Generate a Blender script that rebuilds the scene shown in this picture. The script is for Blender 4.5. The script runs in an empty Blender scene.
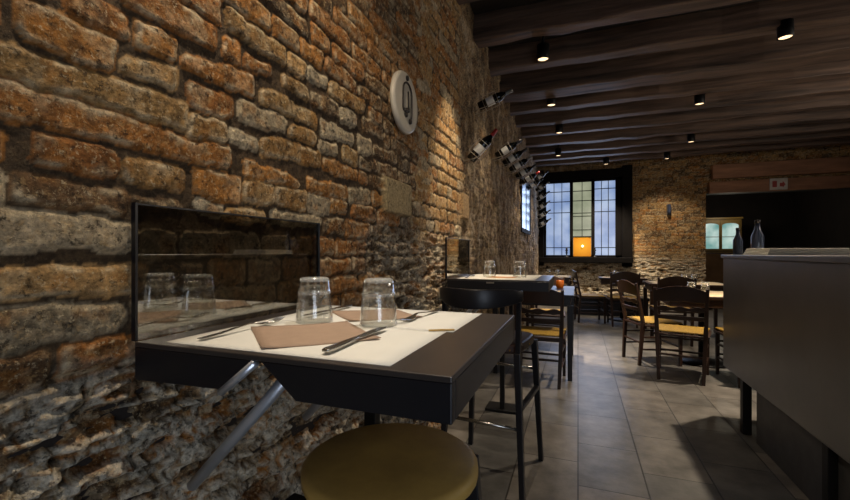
import bpy, bmesh, math, random
import numpy as np
from mathutils import Vector, Matrix
random.seed(7)
C = bpy.context.scene.collection
SC = bpy.context.scene
PI = math.pi

# ------------------------------------------------------------------ camera, world, exposure, sun/area lights
cam_d = bpy.data.cameras.new('camera'); cam = bpy.data.objects.new('camera', cam_d); C.objects.link(cam)
cam_d.sensor_width = 36; cam_d.lens = 410/850*36; cam_d.shift_y = 2/850; cam_d.clip_start = 0.02
cam.location = (0, 0, 1.2); cam.rotation_euler = (PI/2, 0, math.radians(20.46))
SC.camera = cam
SC.view_settings.view_transform = 'Standard'; SC.view_settings.look = 'None'
SC.view_settings.gamma = 1; SC.view_settings.use_curve_mapping = False
SC.view_settings.exposure = 0.0
W = bpy.data.worlds.new('dusk_sky'); SC.world = W; W.use_nodes = True
W.node_tree.nodes['Background'].inputs[0].default_value = (0.42, 0.52, 0.95, 1)
W.node_tree.nodes['Background'].inputs[1].default_value = 1.0

def area(name, loc, target, power, sx, sy, col):
    l = bpy.data.lights.new(name, 'AREA'); l.shape = 'RECTANGLE'; l.size = sx; l.size_y = sy; l.energy = power; l.color = col
    o = bpy.data.objects.new(name, l); C.objects.link(o); o.location = loc
    o.rotation_euler = (Vector(target)-Vector(loc)).to_track_quat('-Z', 'Y').to_euler()
    return o
# cool daylight added behind the camera, source unseen, and daylight through the window in the end wall
area('rear_daylight', (1.0, -1.35, 1.0), (-0.8, 0.8, 0.55), 22, 1.2, 1.6, (0.75, 0.84, 1.0))
area('ceiling_fill_light', (4.3, 4.2, 2.45), (2.0, 4.6, 3.3), 42, 2.4, 0.5, (1, 0.86, 0.72))  # fill added in the unseen right half to lift the ceiling and beams
area('window_daylight', (0.1, 9.75, 2.0), (0.3, 5, 0.3), 24, 1.5, 1.6, (0.55, 0.68, 1.0))

# ------------------------------------------------------------------ helpers
def lin(h):
    h = h.lstrip('#'); r = [int(h[i:i+2], 16)/255 for i in (0, 2, 4)]
    return tuple(((c+0.055)/1.055)**2.4 if c > 0.04045 else c/12.92 for c in r) + (1,)
def nodes(name):
    m = bpy.data.materials.new(name); m.use_nodes = True
    nt = m.node_tree; return m, nt, nt.nodes, nt.links, nt.nodes['Principled BSDF']
def N(nt, t, **k):
    n = nt.nodes.new(t)
    for a, v in k.items():
        if a.startswith('i_'): n.inputs[a[2:].replace('_', ' ')].default_value = v
        else: setattr(n, a, v)
    return n
def plain(name, col, rough=0.6, metal=0.0, var=0.12, scale=12, bump=0.0, bscale=60, stretch=(1, 1, 1), spec=0.5):
    m, nt, ns, ln, p = nodes(name)
    p.inputs['Roughness'].default_value = rough; p.inputs['Metallic'].default_value = metal
    p.inputs['Specular IOR Level'].default_value = spec
    tc = N(nt, 'ShaderNodeTexCoord'); mp = N(nt, 'ShaderNodeMapping'); mp.inputs['Scale'].default_value = stretch
    ln.new(tc.outputs['Object'], mp.inputs[0])
    nz = N(nt, 'ShaderNodeTexNoise', i_Scale=scale, i_Detail=6.0, i_Roughness=0.6); ln.new(mp.outputs[0], nz.inputs['Vector'])
    r = N(nt, 'ShaderNodeValToRGB'); c = lin(col)
    r.color_ramp.elements[0].position = .3; r.color_ramp.elements[1].position = .7
    r.color_ramp.elements[0].color = tuple(x*(1-var) for x in c[:3])+(1,)
    r.color_ramp.elements[1].color = tuple(min(1, x*(1+var)) for x in c[:3])+(1,)
    ln.new(nz.outputs[0], r.inputs[0]); ln.new(r.outputs[0], p.inputs['Base Color'])
    if bump:
        b = N(nt, 'ShaderNodeTexNoise', i_Scale=bscale, i_Detail=5.0); ln.new(mp.outputs[0], b.inputs['Vector'])
        bp = N(nt, 'ShaderNodeBump', i_Strength=bump, i_Distance=0.01); ln.new(b.outputs[0], bp.inputs['Height'])
        ln.new(bp.outputs[0], p.inputs['Normal'])
    return m
def emit(name, col, s):
    m, nt, ns, ln, p = nodes(name)
    p.inputs['Base Color'].default_value = lin(col); p.inputs['Emission Color'].default_value = lin(col)
    p.inputs['Emission Strength'].default_value = s
    return m
def glassy(name, tint, gloss, base, fres=5.0, rough=0.02, milk=0):
    """see-through glass: tinted transparency plus a mirror reflection that grows at grazing angles"""
    m, nt, ns, ln, p = nodes(name); ns.remove(p)
    tr = N(nt, 'ShaderNodeBsdfTransparent'); tr.inputs[0].default_value = tint
    gl = N(nt, 'ShaderNodeBsdfGlossy'); gl.inputs[0].default_value = gloss; gl.inputs['Roughness'].default_value = rough
    lw = N(nt, 'ShaderNodeLayerWeight'); lw.inputs[0].default_value = .5
    pw = N(nt, 'ShaderNodeMath', operation='POWER'); pw.inputs[1].default_value = fres; ln.new(lw.outputs['Facing'], pw.inputs[0])
    ad = N(nt, 'ShaderNodeMath', operation='MULTIPLY_ADD', use_clamp=True); ad.inputs[1].default_value = 1-base; ad.inputs[2].default_value = base
    ln.new(pw.outputs[0], ad.inputs[0])
    mx = N(nt, 'ShaderNodeMixShader'); ln.new(ad.outputs[0], mx.inputs[0]); ln.new(tr.outputs[0], mx.inputs[1]); ln.new(gl.outputs[0], mx.inputs[2])
    out = mx
    if milk:
        df = N(nt, 'ShaderNodeBsdfDiffuse'); df.inputs[0].default_value = (.9, .92, .9, 1); out = N(nt, 'ShaderNodeMixShader'); out.inputs[0].default_value = milk
        ln.new(mx.outputs[0], out.inputs[1]); ln.new(df.outputs[0], out.inputs[2])
    ln.new(out.outputs[0], ns['Material Output'].inputs[0])
    return m

def link(name, me, mat, parent=None, bevel=0, smooth=False):
    o = bpy.data.objects.new(name, me); C.objects.link(o)
    if mat: me.materials.append(mat)
    if parent: o.parent = parent
    if smooth:
        me.polygons.foreach_set('use_smooth', [True]*len(me.polygons))
    if bevel:
        b = o.modifiers.new('edge', 'BEVEL'); b.width = bevel; b.segments = 2; b.limit_method = 'ANGLE'; b.angle_limit = 0.7
    return o
class MB:
    def __init__(s): s.v = []; s.f = []
    def add(s, v, f, M=None):
        k = len(s.v)
        s.v += [tuple(M @ Vector(p)) if M else tuple(p) for p in v]; s.f += [tuple(i+k for i in q) for q in f]; return s
    def box(s, x0, x1, y0, y1, z0, z1, M=None):
        v = [(x, y, z) for z in (z0, z1) for y in (y0, y1) for x in (x0, x1)]
        return s.add(v, [(0, 2, 3, 1), (4, 5, 7, 6), (0, 1, 5, 4), (1, 3, 7, 5), (3, 2, 6, 7), (2, 0, 4, 6)], M)
    def bar(s, a, b, w, d, w1=None, d1=None, up=(0, 1, 0)):
        a, b = Vector(a), Vector(b); t = (b-a).normalized(); u = Vector(up)
        if abs(t.dot(u)) > .95: u = Vector((1, 0, 0))
        x = t.cross(u).normalized(); y = x.cross(t).normalized(); w1 = w1 or w; d1 = d1 or d
        v = []
        for p, ww, dd in ((a, w, d), (b, w1, d1)):
            for i, j in ((-1, -1), (1, -1), (1, 1), (-1, 1)): v.append(p+x*ww/2*i+y*dd/2*j)
        return s.add(v, [(3, 2, 1, 0), (4, 5, 6, 7), (0, 1, 5, 4), (1, 2, 6, 5), (2, 3, 7, 6), (3, 0, 4, 7)])
    def tube(s, pts, r, n=8, radii=None, closed=False):
        P = [Vector(p) for p in pts]; L = len(P); v = []; f = []; up = None
        for i, p in enumerate(P):
            if closed: t = (P[(i+1) % L]-P[i-1]).normalized()
            else: t = (P[min(i+1, L-1)]-P[max(i-1, 0)]).normalized()
            if up is None: up = Vector((0, 0, 1)) if abs(t.z) < .9 else Vector((1, 0, 0))
            x = t.cross(up).normalized(); up = x.cross(t).normalized(); rr = radii[i] if radii else r
            for k in range(n):
                a = 2*PI*k/n; v.append(p+x*math.cos(a)*rr+up*math.sin(a)*rr)
        for i in range(L if closed else L-1):
            j = (i+1) % L
            for k in range(n): f.append((i*n+k, i*n+(k+1) % n, j*n+(k+1) % n, j*n+k))
        if not closed: f += [tuple(reversed(range(n))), tuple(range((L-1)*n, L*n))]
        return s.add(v, f)
    def lathe(s, prof, n=24, M=None, cap=True):
        v = []; f = []; L = len(prof)
        for r, z in prof:
            for k in range(n): a = 2*PI*k/n; v.append((r*math.cos(a), r*math.sin(a), z))
        for i in range(L-1):
            for k in range(n): f.append((i*n+k, i*n+(k+1) % n, (i+1)*n+(k+1) % n, (i+1)*n+k))
        if cap: f += [tuple(reversed(range(n))), tuple(range((L-1)*n, L*n))]
        return s.add(v, f, M)
    def prism(s, pts, d0, d1, axes='xz', M=None):
        n = len(pts); v = []
        for d in (d0, d1):
            for a, b in pts: v.append({'xz': (a, d, b), 'xy': (a, b, d), 'yz': (d, a, b)}[axes])
        f = [tuple(range(n)), tuple(reversed(range(n, 2*n)))]+[(i, n+i, n+(i+1) % n, (i+1) % n) for i in range(n)]
        return s.add(v, f, M)
    def build(s, name, mat, parent=None, bevel=0, smooth=False):
        me = bpy.data.meshes.new(name); me.from_pydata([tuple(p) for p in s.v], [], s.f)
        bm = bmesh.new(); bm.from_mesh(me); bmesh.ops.recalc_face_normals(bm, faces=bm.faces[:]); bm.to_mesh(me); bm.free()
        return link(name, me, mat, parent, bevel, smooth)
def tag(o, label, cat=None, group=None, kind=None):
    o['label'] = label
    if cat: o['category'] = cat
    if group: o['group'] = group
    if kind: o['kind'] = kind
    return o
def thing(name, label, cat, loc=(0, 0, 0), rz=0, group=None):
    o = bpy.data.objects.new(name, None); C.objects.link(o); o.empty_display_size = .05
    o.location = loc; o.rotation_euler = (0, 0, rz); return tag(o, label, cat, group)
def dup(root, loc, rz, label, group=None):
    r = root.copy(); C.objects.link(r); r.location = loc
    if rz is not None: r.rotation_euler = (0, 0, rz)
    r['label'] = label
    if group: r['group'] = group
    for ch in list(root.children):
        c = ch.copy(); C.objects.link(c); c.parent = r
        for g in ch.children:
            d = g.copy(); C.objects.link(d); d.parent = c
    return r
def struct(o, label, cat='structure'):
    return tag(o, label, cat, None, 'structure')

# ------------------------------------------------------------------ brick relief
rng = np.random.RandomState(11)
def vnoise(x, y, seed):
    r = np.random.RandomState(seed).rand(256, 256)
    xi = np.floor(x).astype(int); yi = np.floor(y).astype(int); fx = x-xi; fy = y-yi
    fx = fx*fx*(3-2*fx); fy = fy*fy*(3-2*fy)
    g = lambda a, b: r[a % 256, b % 256]
    return (g(xi, yi)*(1-fx)+g(xi+1, yi)*fx)*(1-fy)+(g(xi, yi+1)*(1-fx)+g(xi+1, yi+1)*fx)*fy
def fbm(x, y, s, o=4, seed=0, ridge=False):
    t = 0; a = 1; n = 0
    for k in range(o):
        q = vnoise(x*s*2**k+37*k, y*s*2**k+11*k, seed+k)
        if ridge: q = 1-abs(2*q-1)
        t = t+a*q; n += a; a *= .55
    return t/n
def ss(a, b, x):
    t = np.clip((x-a)/(b-a), 0, 1); return t*t*(3-2*t)
TONES = {k: [np.array(lin(h)[:3]) for h in v] for k, v in {
    'o': ['9e672e', '935e2a', 'a67034', '8a5828'], 't': ['a9834e', '9f7845', 'b28c59'],
    'g': ['a8977a', '9c8c70', 'b3a488'], 'd': ['62492f', '6f5234', '54402c']}.items()}
MORTAR = np.array(lin('4d3d2a')[:3])
def courses(u0, u1, z0, z1, pitch, anchor, seed, tonef, lens=(.235, .115), gap=.014):
    r = random.Random(seed); out = []; k = math.floor((z0-anchor)/pitch)
    while anchor+k*pitch < z1:
        zb = anchor+k*pitch; u = u0-r.random()*.2
        while u < u1:
            L = r.choice(lens)*r.uniform(.85, 1.15); j = lambda: r.uniform(-.005, .005)
            out.append((u, zb+j(), zb+pitch-gap+j(), u+L, zb+j(), zb+pitch-gap+j(), tonef(r, u+L/2, zb)))
            u += L+gap*r.uniform(.7, 1.6)
        k += 1
    return out
def relief(us, zs, bricks, seed, rough, rubble, plaster, flat=(), crumb=13, lo=.54):
    """heights and colours of old brickwork on the grid us x zs; rubble and plaster are weights in 0..1"""
    U, Z = np.meshgrid(us, zs, indexing='ij')
    wu = U+(fbm(U, Z, 14, 3, seed+50)-.5)*.030; wz = Z+(fbm(U, Z, 18, 3, seed+60)-.5)*.028
    sd = np.full(U.shape, 1.0); H = np.zeros(U.shape); col = np.zeros(U.shape+(3,)); col[:] = MORTAR
    rr = random.Random(seed)
    for b in bricks:
        i0, i1 = np.searchsorted(us, [b[0]-.03, b[3]+.03]); k0, k1 = np.searchsorted(zs, [min(b[1], b[4])-.03, max(b[2], b[5])+.03])
        tone = TONES[b[6]][rr.randrange(len(TONES[b[6]]))]*rr.uniform(.8, 1.15); hh = rr.uniform(.005, .010); ti = rr.uniform(-.05, .05)
        if i1 <= i0 or k1 <= k0: continue
        u = wu[i0:i1, k0:k1]; z = wz[i0:i1, k0:k1]
        s = (u-b[0])/(b[3]-b[0]); zb = b[1]+(b[4]-b[1])*s; zt = b[2]+(b[5]-b[2])*s
        cu = abs(u-(b[0]+b[3])/2)-(b[3]-b[0])/2; cz = abs(z-(zb+zt)/2)-(zt-zb)/2; R = .014
        q = np.sqrt(np.maximum(cu+R, 0)**2+np.maximum(cz+R, 0)**2)+np.minimum(np.maximum(cu+R, cz+R), 0)-R
        m = q < sd[i0:i1, k0:k1]
        sd[i0:i1, k0:k1] = np.where(m, q, sd[i0:i1, k0:k1])
        inb = m & (q < 0.004)
        h = H[i0:i1, k0:k1]; h[m] = (hh+ti*(z-(zb+zt)/2))[m]
        c = col[i0:i1, k0:k1]; c[inb] = tone
    mask = ss(.002, -.0045, sd)
    n1 = fbm(U, Z, 22, 4, seed+1); n2 = fbm(U, Z, 90, 3, seed+2); n3 = fbm(U, Z, 6, 4, seed+3)
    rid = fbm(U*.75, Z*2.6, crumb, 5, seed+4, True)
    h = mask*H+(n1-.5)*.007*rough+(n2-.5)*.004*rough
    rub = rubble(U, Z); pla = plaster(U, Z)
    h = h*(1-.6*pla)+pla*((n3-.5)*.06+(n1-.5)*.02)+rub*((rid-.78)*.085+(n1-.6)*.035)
    rim = np.exp(-((sd+.005)/.0048)**2)*ss(.40, .62, fbm(U, Z, 30, 3, seed+5))
    pale = np.array(lin('cdbb98')[:3])
    bl = ss(.48, .72, fbm(U, Z, 26, 4, seed+6))*mask*.30
    def mix(a, b, t): return a*(1-t[..., None])+b*t[..., None]
    c = col*(.45+1.0*fbm(U, Z, 34, 4, seed+9))[..., None]
    oc = np.array(lin('9a6220')[:3]); c = mix(c, oc, ss(.52, .72, fbm(U, Z, 20, 3, seed+8))*mask*.5); c = mix(c, c*.4, ss(.60, .78, fbm(U, Z, 38, 4, seed+12))*mask*.8)
    c = mix(c, pale, np.clip(rim*.8+bl, 0, .85))
    st = fbm(U*2.2, Z*.8, 5, 5, seed+14)
    pc = mix(np.broadcast_to(np.array(lin('3d3026')[:3]), c.shape), np.array(lin('a08b6c')[:3]), ss(.42, .68, n1*.5+st*.5)); pc = mix(pc, np.array(lin('b5aa98')[:3])*np.ones_like(pc), ss(.58, .7, st)*ss(.4, .6, n2)*.8)
    c = mix(c, pc, pla*.8)
    cr = ss(lo, lo+.12, rid)*ss(.3, .5, n2)
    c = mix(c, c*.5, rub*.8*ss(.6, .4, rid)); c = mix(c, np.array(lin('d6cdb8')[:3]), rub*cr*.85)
    for (a, b, z0, z1, hx) in flat:      # smooth stone blocks let into the wall
        e = np.minimum(np.minimum(U-a, b-U), np.minimum(Z-z0, z1-Z)); k = ss(-.004, .006, e)
        h = h*(1-k)+k*(.03+.001*n2); c = mix(c, np.array(lin(hx)[:3])*np.ones_like(c)*(.9+.2*n1)[..., None], k)
    c = np.concatenate([c, np.clip(np.maximum(mask, np.maximum(pla, rub)), .12, 1)[..., None]], -1)
    return h, c
def relief_mesh(name, us, zs, h, c, to3, mat, holes=()):
    nu, nz = len(us), len(zs); U, Z = np.meshgrid(us, zs, indexing='ij')
    co = to3(U, Z, h).reshape(-1, 3)
    idx = np.arange(nu*nz).reshape(nu, nz)
    q = np.stack([idx[:-1, :-1], idx[1:, :-1], idx[1:, 1:], idx[:-1, 1:]], -1)
    uc = (us[:-1]+us[1:])/2; zc = (zs[:-1]+zs[1:])/2; keep = np.ones((nu-1, nz-1), bool)
    for a, b, z0, z1 in holes: keep &= ~(((uc > a) & (uc < b))[:, None] & ((zc > z0) & (zc < z1))[None])
    q = q[keep]
    me = bpy.data.meshes.new(name); me.vertices.add(len(co)); me.vertices.foreach_set('co', co.astype('f').ravel())
    me.loops.add(q.size); me.loops.foreach_set('vertex_index', q.ravel().astype('i'))
    me.polygons.add(len(q)); me.polygons.foreach_set('loop_start', np.arange(0, q.size, 4, dtype='i'))
    me.polygons.foreach_set('use_smooth', np.ones(len(q), bool)); me.update(calc_edges=True)
    at = me.attributes.new('brick_colour', 'FLOAT_COLOR', 'POINT')
    at.data.foreach_set('color', c.reshape(-1, 4).astype('f').ravel())
    return link(name, me, mat)
def brick_mat():
    m, nt, ns, ln, p = nodes('old_brickwork'); p.inputs['Roughness'].default_value = .85; p.inputs['Specular IOR Level'].default_value = .3
    a = N(nt, 'ShaderNodeAttribute', attribute_name='brick_colour'); tc = N(nt, 'ShaderNodeTexCoord')
    n1 = N(nt, 'ShaderNodeTexNoise', i_Scale=70.0, i_Detail=8.0, i_Roughness=.7); ln.new(tc.outputs['Object'], n1.inputs['Vector'])
    mr = N(nt, 'ShaderNodeMapRange'); mr.inputs[1].default_value = .3; mr.inputs[2].default_value = .7; mr.inputs[3].default_value = .35; mr.inputs[4].default_value = 1.6
    ln.new(n1.outputs[0], mr.inputs[0])
    mx = N(nt, 'ShaderNodeVectorMath', operation='SCALE'); ln.new(a.outputs['Color'], mx.inputs[0]); ln.new(mr.outputs[0], mx.inputs['Scale'])
    def speck(src, scale, lo, hi, col, amt):
        n = N(nt, 'ShaderNodeTexNoise', i_Scale=scale, i_Detail=9.0, i_Roughness=.72); ln.new(tc.outputs['Object'], n.inputs['Vector'])
        q = N(nt, 'ShaderNodeMapRange'); q.inputs[1].default_value = lo; q.inputs[2].default_value = hi; q.inputs[4].default_value = amt; ln.new(n.outputs[0], q.inputs[0]); mu = N(nt, 'ShaderNodeMath', operation='MULTIPLY'); ln.new(q.outputs[0], mu.inputs[0]); ln.new(a.outputs['Alpha'], mu.inputs[1])
        x = N(nt, 'ShaderNodeMixRGB'); x.inputs[2].default_value = lin(col); ln.new(mu.outputs[0], x.inputs[0]); ln.new(src, x.inputs[1]); return x.outputs[0]
    s_ = speck(mx.outputs[0], 62.0, .53, .60, 'c2a06c', .42); s_ = speck(s_, 44.0, .55, .62, '24180f', .8); s_ = speck(s_, 105.0, .56, .62, 'dcc8a0', .55); s_ = speck(s_, 95.0, .60, .66, '1c130c', .8)
    ln.new(s_, p.inputs['Base Color'])
    n2 = N(nt, 'ShaderNodeTexNoise', i_Scale=110.0, i_Detail=6.0, i_Roughness=.65); ln.new(tc.outputs['Object'], n2.inputs['Vector'])
    b = N(nt, 'ShaderNodeBump', i_Strength=1.0, i_Distance=.010); ln.new(n2.outputs[0], b.inputs['Height']); ln.new(b.outputs[0], p.inputs['Normal'])
    return m
M_BRICK = brick_mat()
M = dict(
    black=plain('black_lacquer', '15151a', .38, 0, .1), top=plain('dark_bronze_table_sheet', '3a3431', .34, .15, .15, 9, spec=.6),
    wood=plain('dark_walnut', '2c1a12', .4, 0, .3, 8, .15, 40, (1, 1, .2)), beam=plain('old_oak_beam', '5a473a', .62, 0, .8, 7, 1.0, 12, (.12, 2, 2)),
    board=plain('ceiling_boards', '1c1613', .8, 0, .35, 4, .4, 20, (.4, 2, 1)),
    rush=plain('golden_rush', '8a6c20', .6, 0, .25, 30, .5, 90, (3, .4, 1)), tan=plain('ochre_seat', 'b8954e', .5, 0, .15, 14),
    paper=plain('cream_paper', 'dcd9cf', .8, 0, .03, 8), napkin=plain('tan_paper_napkin', 'a28872', .85, 0, .06, 30, .2, 200),
    steel=plain('brushed_steel', 'b8b6b0', .25, 1, .08, 30), chrome=plain('chrome', 'dfe5ee', .32, .75, .03), brass=plain('brass', 'b8903c', .3, 1, .1),
    wire=plain('grey_wire', 'a39a8c', .4, .8, .1), iron=plain('black_iron', '0e0d0d', .5, .3, .2),
    bottle=plain('dark_bottle_glass', '07090a', .08, 0, .05), label=plain('white_bottle_label', 'd6d6d2', .6, 0, .15, 40),
    red=plain('red_capsule', '8d1f1a', .35, .2, .1), foil=plain('grey_foil_capsule', '77746e', .3, .6, .1), dark=plain('dark_capsule', '1c1618', .3, .3, .1),
    grey=plain('grey_counter_laminate', '6a6866', .34, .2, .12, 3, spec=.5), greyleg=plain('galvanised_panel', '4c4d50', .5, .3, .2, 14),
    frame=plain('dark_window_timber', '0d0a09', .75, 0, .3, 8, .3, 30, spec=.12), pink=plain('old_pine_lintel', 'a8795a', .7, 0, .35, 5, .5, 24, (.3, 2, 2)),
    plate=plain('white_glazed_plate', 'cfc6b4', .35, 0, .08, 10), ink=plain('dark_relief', '2b231d', .5), cab=plain('olive_cabinet_wood', '6d5522', .5, 0, .25, 8),
    cloth=plain('cream_tablecloth', 'c9b795', .8, 0, .05), white=plain('white_sign', 'd8cfc6', .5), orange=plain('amber_glass', 'd06a10', .3),
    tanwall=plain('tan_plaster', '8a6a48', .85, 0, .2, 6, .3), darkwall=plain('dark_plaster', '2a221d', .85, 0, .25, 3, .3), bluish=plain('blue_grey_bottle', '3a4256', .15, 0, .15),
    glass=glassy('clear_glass', (.975, .975, .96, 1), (1, 1, 1, 1), .075, 2.6, .06, .01), glassrim=glassy('thick_glass_rim', (.92, .94, .92, 1), (1, 1, 1, 1), .2, 3.0, .1, .22), smoked=glassy('smoked_glass', (.76, .74, .70, 1), (.95, .95, .9, 1), .21, 4.0, .008))
# ------------------------------------------------------------------ the room
XL, YB, XR, YF, ZC = -.860, 9.90, 5.2, -1.6, 3.28
def floor_mat():
    m, nt, ns, ln, p = nodes('slate_floor_tiles')
    tc = N(nt, 'ShaderNodeTexCoord'); mp = N(nt, 'ShaderNodeMapping'); mp.inputs['Rotation'].default_value = (0, 0, PI/2); ln.new(tc.outputs['Object'], mp.inputs[0])
    b = N(nt, 'ShaderNodeTexBrick'); b.offset = .5
    for k, v in {'Scale': 1.0, 'Mortar Size': .004, 'Brick Width': .50, 'Row Height': .33, 'Bias': .0}.items(): b.inputs[k].default_value = v
    b.inputs['Color1'].default_value = lin('545351'); b.inputs['Color2'].default_value = lin('6a655f'); b.inputs['Mortar'].default_value = lin('2e2c2a')
    ln.new(mp.outputs[0], b.inputs['Vector'])
    n1 = N(nt, 'ShaderNodeTexNoise', i_Scale=5.0, i_Detail=8.0, i_Roughness=.65); ln.new(tc.outputs['Object'], n1.inputs['Vector'])
    mr = N(nt, 'ShaderNodeMapRange'); mr.inputs[1].default_value = .3; mr.inputs[2].default_value = .7; mr.inputs[3].default_value = .5; mr.inputs[4].default_value = 1.45; ln.new(n1.outputs[0], mr.inputs[0])
    mx = N(nt, 'ShaderNodeVectorMath', operation='SCALE'); ln.new(b.outputs['Color'], mx.inputs[0]); ln.new(mr.outputs[0], mx.inputs['Scale']); ln.new(mx.outputs[0], p.inputs['Base Color'])
    p.inputs['Roughness'].default_value = .36
    bp = N(nt, 'ShaderNodeBump', i_Strength=.35, i_Distance=.006); n2 = N(nt, 'ShaderNodeTexNoise', i_Scale=12.0, i_Detail=6.0); ln.new(tc.outputs['Object'], n2.inputs['Vector'])
    ad = N(nt, 'ShaderNodeMath', operation='SUBTRACT'); ln.new(n2.outputs[0], ad.inputs[0]); ln.new(b.outputs['Fac'], ad.inputs[1]); ln.new(ad.outputs[0], bp.inputs['Height']); ln.new(bp.outputs[0], p.inputs['Normal'])
    return m
struct(MB().box(XL-.3, XR+.1, YF-.1, 13.3, -.1, 0).build('floor', floor_mat()), 'dark grey slate tiled floor')
struct(MB().box(XL-.3, XR+.1, YF-.1, 13.3, ZC, ZC+.1).build('ceiling', M['board']), 'dark boarded ceiling above the beams')

BR = [(0.33, 1.479, 1.531, 0.699, 1.481, 1.551, 't'),(0.35, 1.415, 1.474, 0.641, 1.416, 1.472, 'o'),(0.643, 1.413, 1.468, 0.83, 1.415, 1.47, 'o'),(0.42, 1.344, 1.402, 0.556, 1.348, 1.399, 'o'),(0.565, 1.341, 1.396, 0.699, 1.33, 1.392, 't'),(0.39, 1.279, 1.327, 0.57, 1.274, 1.322, 'd'),(0.36, 1.205, 1.266, 0.581, 1.205, 1.262, 'g'),(0.563, 1.56, 1.591, 0.683, 1.57, 1.627, 't'),(0.703, 1.539, 1.599, 0.836, 1.547, 1.617, 'o'),(0.701, 1.472, 1.527, 0.819, 1.477, 1.54, 't'),(0.723, 1.338, 1.402, 0.868, 1.334, 1.398, 'o'),(0.691, 1.628, 1.658, 0.919, 1.635, 1.706, 'o'),(0.885, 1.706, 1.746, 0.992, 1.72, 1.759, 'o'),(0.854, 1.557, 1.608, 1.054, 1.566, 1.625, 'g'),(0.939, 1.634, 1.68, 1.211, 1.632, 1.683, 't'),(1.03, 1.711, 1.755, 1.166, 1.713, 1.757, 't'),(1.159, 1.784, 1.831, 1.285, 1.79, 1.837, 'g'),(0.827, 1.482, 1.526, 0.933, 1.493, 1.53, 'g'),(0.941, 1.483, 1.538, 1.235, 1.498, 1.55, 't'),(0.875, 1.399, 1.458, 1.117, 1.41, 1.436, 'o'),(0.875, 1.337, 1.394, 1.0, 1.337, 1.401, 't'),(1.004, 1.337, 1.397, 1.159, 1.336, 1.403, 't'),(1.068, 1.56, 1.607, 1.204, 1.568, 1.616, 't'),(1.223, 1.551, 1.6, 1.338, 1.558, 1.607, 'g'),(1.247, 1.49, 1.54, 1.5, 1.491, 1.54, 'o'),(1.159, 1.403, 1.452, 1.415, 1.407, 1.458, 'o'),(1.424, 1.397, 1.455, 1.608, 1.412, 1.47, 'g'),(1.164, 1.336, 1.397, 1.29, 1.338, 1.399, 'g'),(1.295, 1.344, 1.4, 1.415, 1.344, 1.402, 'o'),(1.496, 1.614, 1.684, 1.615, 1.632, 1.693, 'g'),(1.51, 1.555, 1.605, 1.673, 1.564, 1.618, 'd'),(1.634, 1.633, 1.68, 1.893, 1.644, 1.704, 'd'),(1.235, 1.62, 1.673, 1.461, 1.63, 1.678, 'g'),(1.298, 1.773, 1.832, 1.561, 1.793, 1.85, 't'),(1.182, 1.705, 1.755, 1.357, 1.708, 1.764, 'd'),(1.365, 1.698, 1.759, 1.487, 1.709, 1.767, 'g'),(1.537, 1.715, 1.774, 1.734, 1.724, 1.789, 'd'),(0.731, 1.294, 1.328, 0.81, 1.283, 1.327, 'g'),(0.817, 1.281, 1.318, 0.961, 1.283, 1.321, 't'),(0.986, 1.285, 1.317, 1.24, 1.294, 1.329, 'g'),(0.574, 1.301, 1.314, 0.696, 1.296, 1.314, 'd')]
def tone_left(r, u, z):
    if u > 2.15: return r.choice('ttgo') if z > 1.2 else r.choice('gdto')
    if z < 1.0: return r.choice('oodd')
    if u > 1.55: return r.choice('dddood') if z > 1.25 else r.choice('ddo')
    if z < 1.28: return r.choice('oood') if u > 1.2 else r.choice('gtdo')
    return r.choice('ootdo') if z > 1.6 else r.choice('ottg')
def proj(Y, Z):
    X = XL+.01; s, c = math.sin(math.radians(20.46)), math.cos(math.radians(20.46)); t = -X*s+Y*c
    return 425+410*(X*c+Y*s)/t, 252-410*(Z-1.2)/t
YMIN, YMAX = .502, 1.66
procb = courses(YF, 2.28, 0, ZC, .0735, 1.337, 5, tone_left)
procb += courses(2.28, 3.3, 0, ZC, .085, 1.33, 6, tone_left, (.2, .13, .1), .018)
procb += courses(3.3, YB, 0, ZC, .08, 1.33, 8, lambda r, u, z: r.choice('dddog'))
keep = []
for b in procb:
    b = list(b); ok = True
    for q in BR:      # trim a filler brick where a measured one stands
        if b[1] < max(q[2], q[5])-.012 and b[2] > min(q[1], q[4])+.012 and b[0] < q[3]+.012 and b[3] > q[0]-.012:
            l_, r_ = q[0]-.012-b[0], b[3]-q[3]-.012
            if l_ >= r_: b[3] = q[0]-.012
            else: b[0] = q[3]+.012
            if b[3]-b[0] < .035: ok = False; break
    if ok: keep.append(tuple(b))
ys = np.concatenate([np.arange(YF, .3, .03), np.arange(.3, 1.9, .0048), np.arange(1.9, 3.4, .007), np.arange(3.4, YB+.03, .022)])
zs = np.concatenate([np.arange(0, .5, .016), np.arange(.5, 2.05, .0055), np.arange(2.05, ZC+.02, .012)])
def rub_left(U, Z):
    a = ss(1.03, .9, Z)*ss(2.6, 2.2, U)
    b = ss(1.5, 1.1, Z+.25*(fbm(U, Z, 4, 3, 91)-.5))*ss(1.35, 1.75, U)*.65
    return np.clip(np.maximum(a, b*ss(3.6, 2.9, U)), 0, 1)
def pla_left(U, Z): return ss(2.9, 3.25, U+.2*(fbm(U, Z, 5, 3, 92)-.5))
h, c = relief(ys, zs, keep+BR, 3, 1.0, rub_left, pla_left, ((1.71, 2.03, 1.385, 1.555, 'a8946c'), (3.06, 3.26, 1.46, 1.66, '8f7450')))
W2 = (6.6, 7.9, 1.54, 2.42)
wl = relief_mesh('wall_left', ys, zs, h, c, lambda U, Z, h: np.stack([XL+h+.0*U, U, Z], -1), M_BRICK, [W2])
struct(wl, 'rough old brick wall running along the left side')

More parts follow.
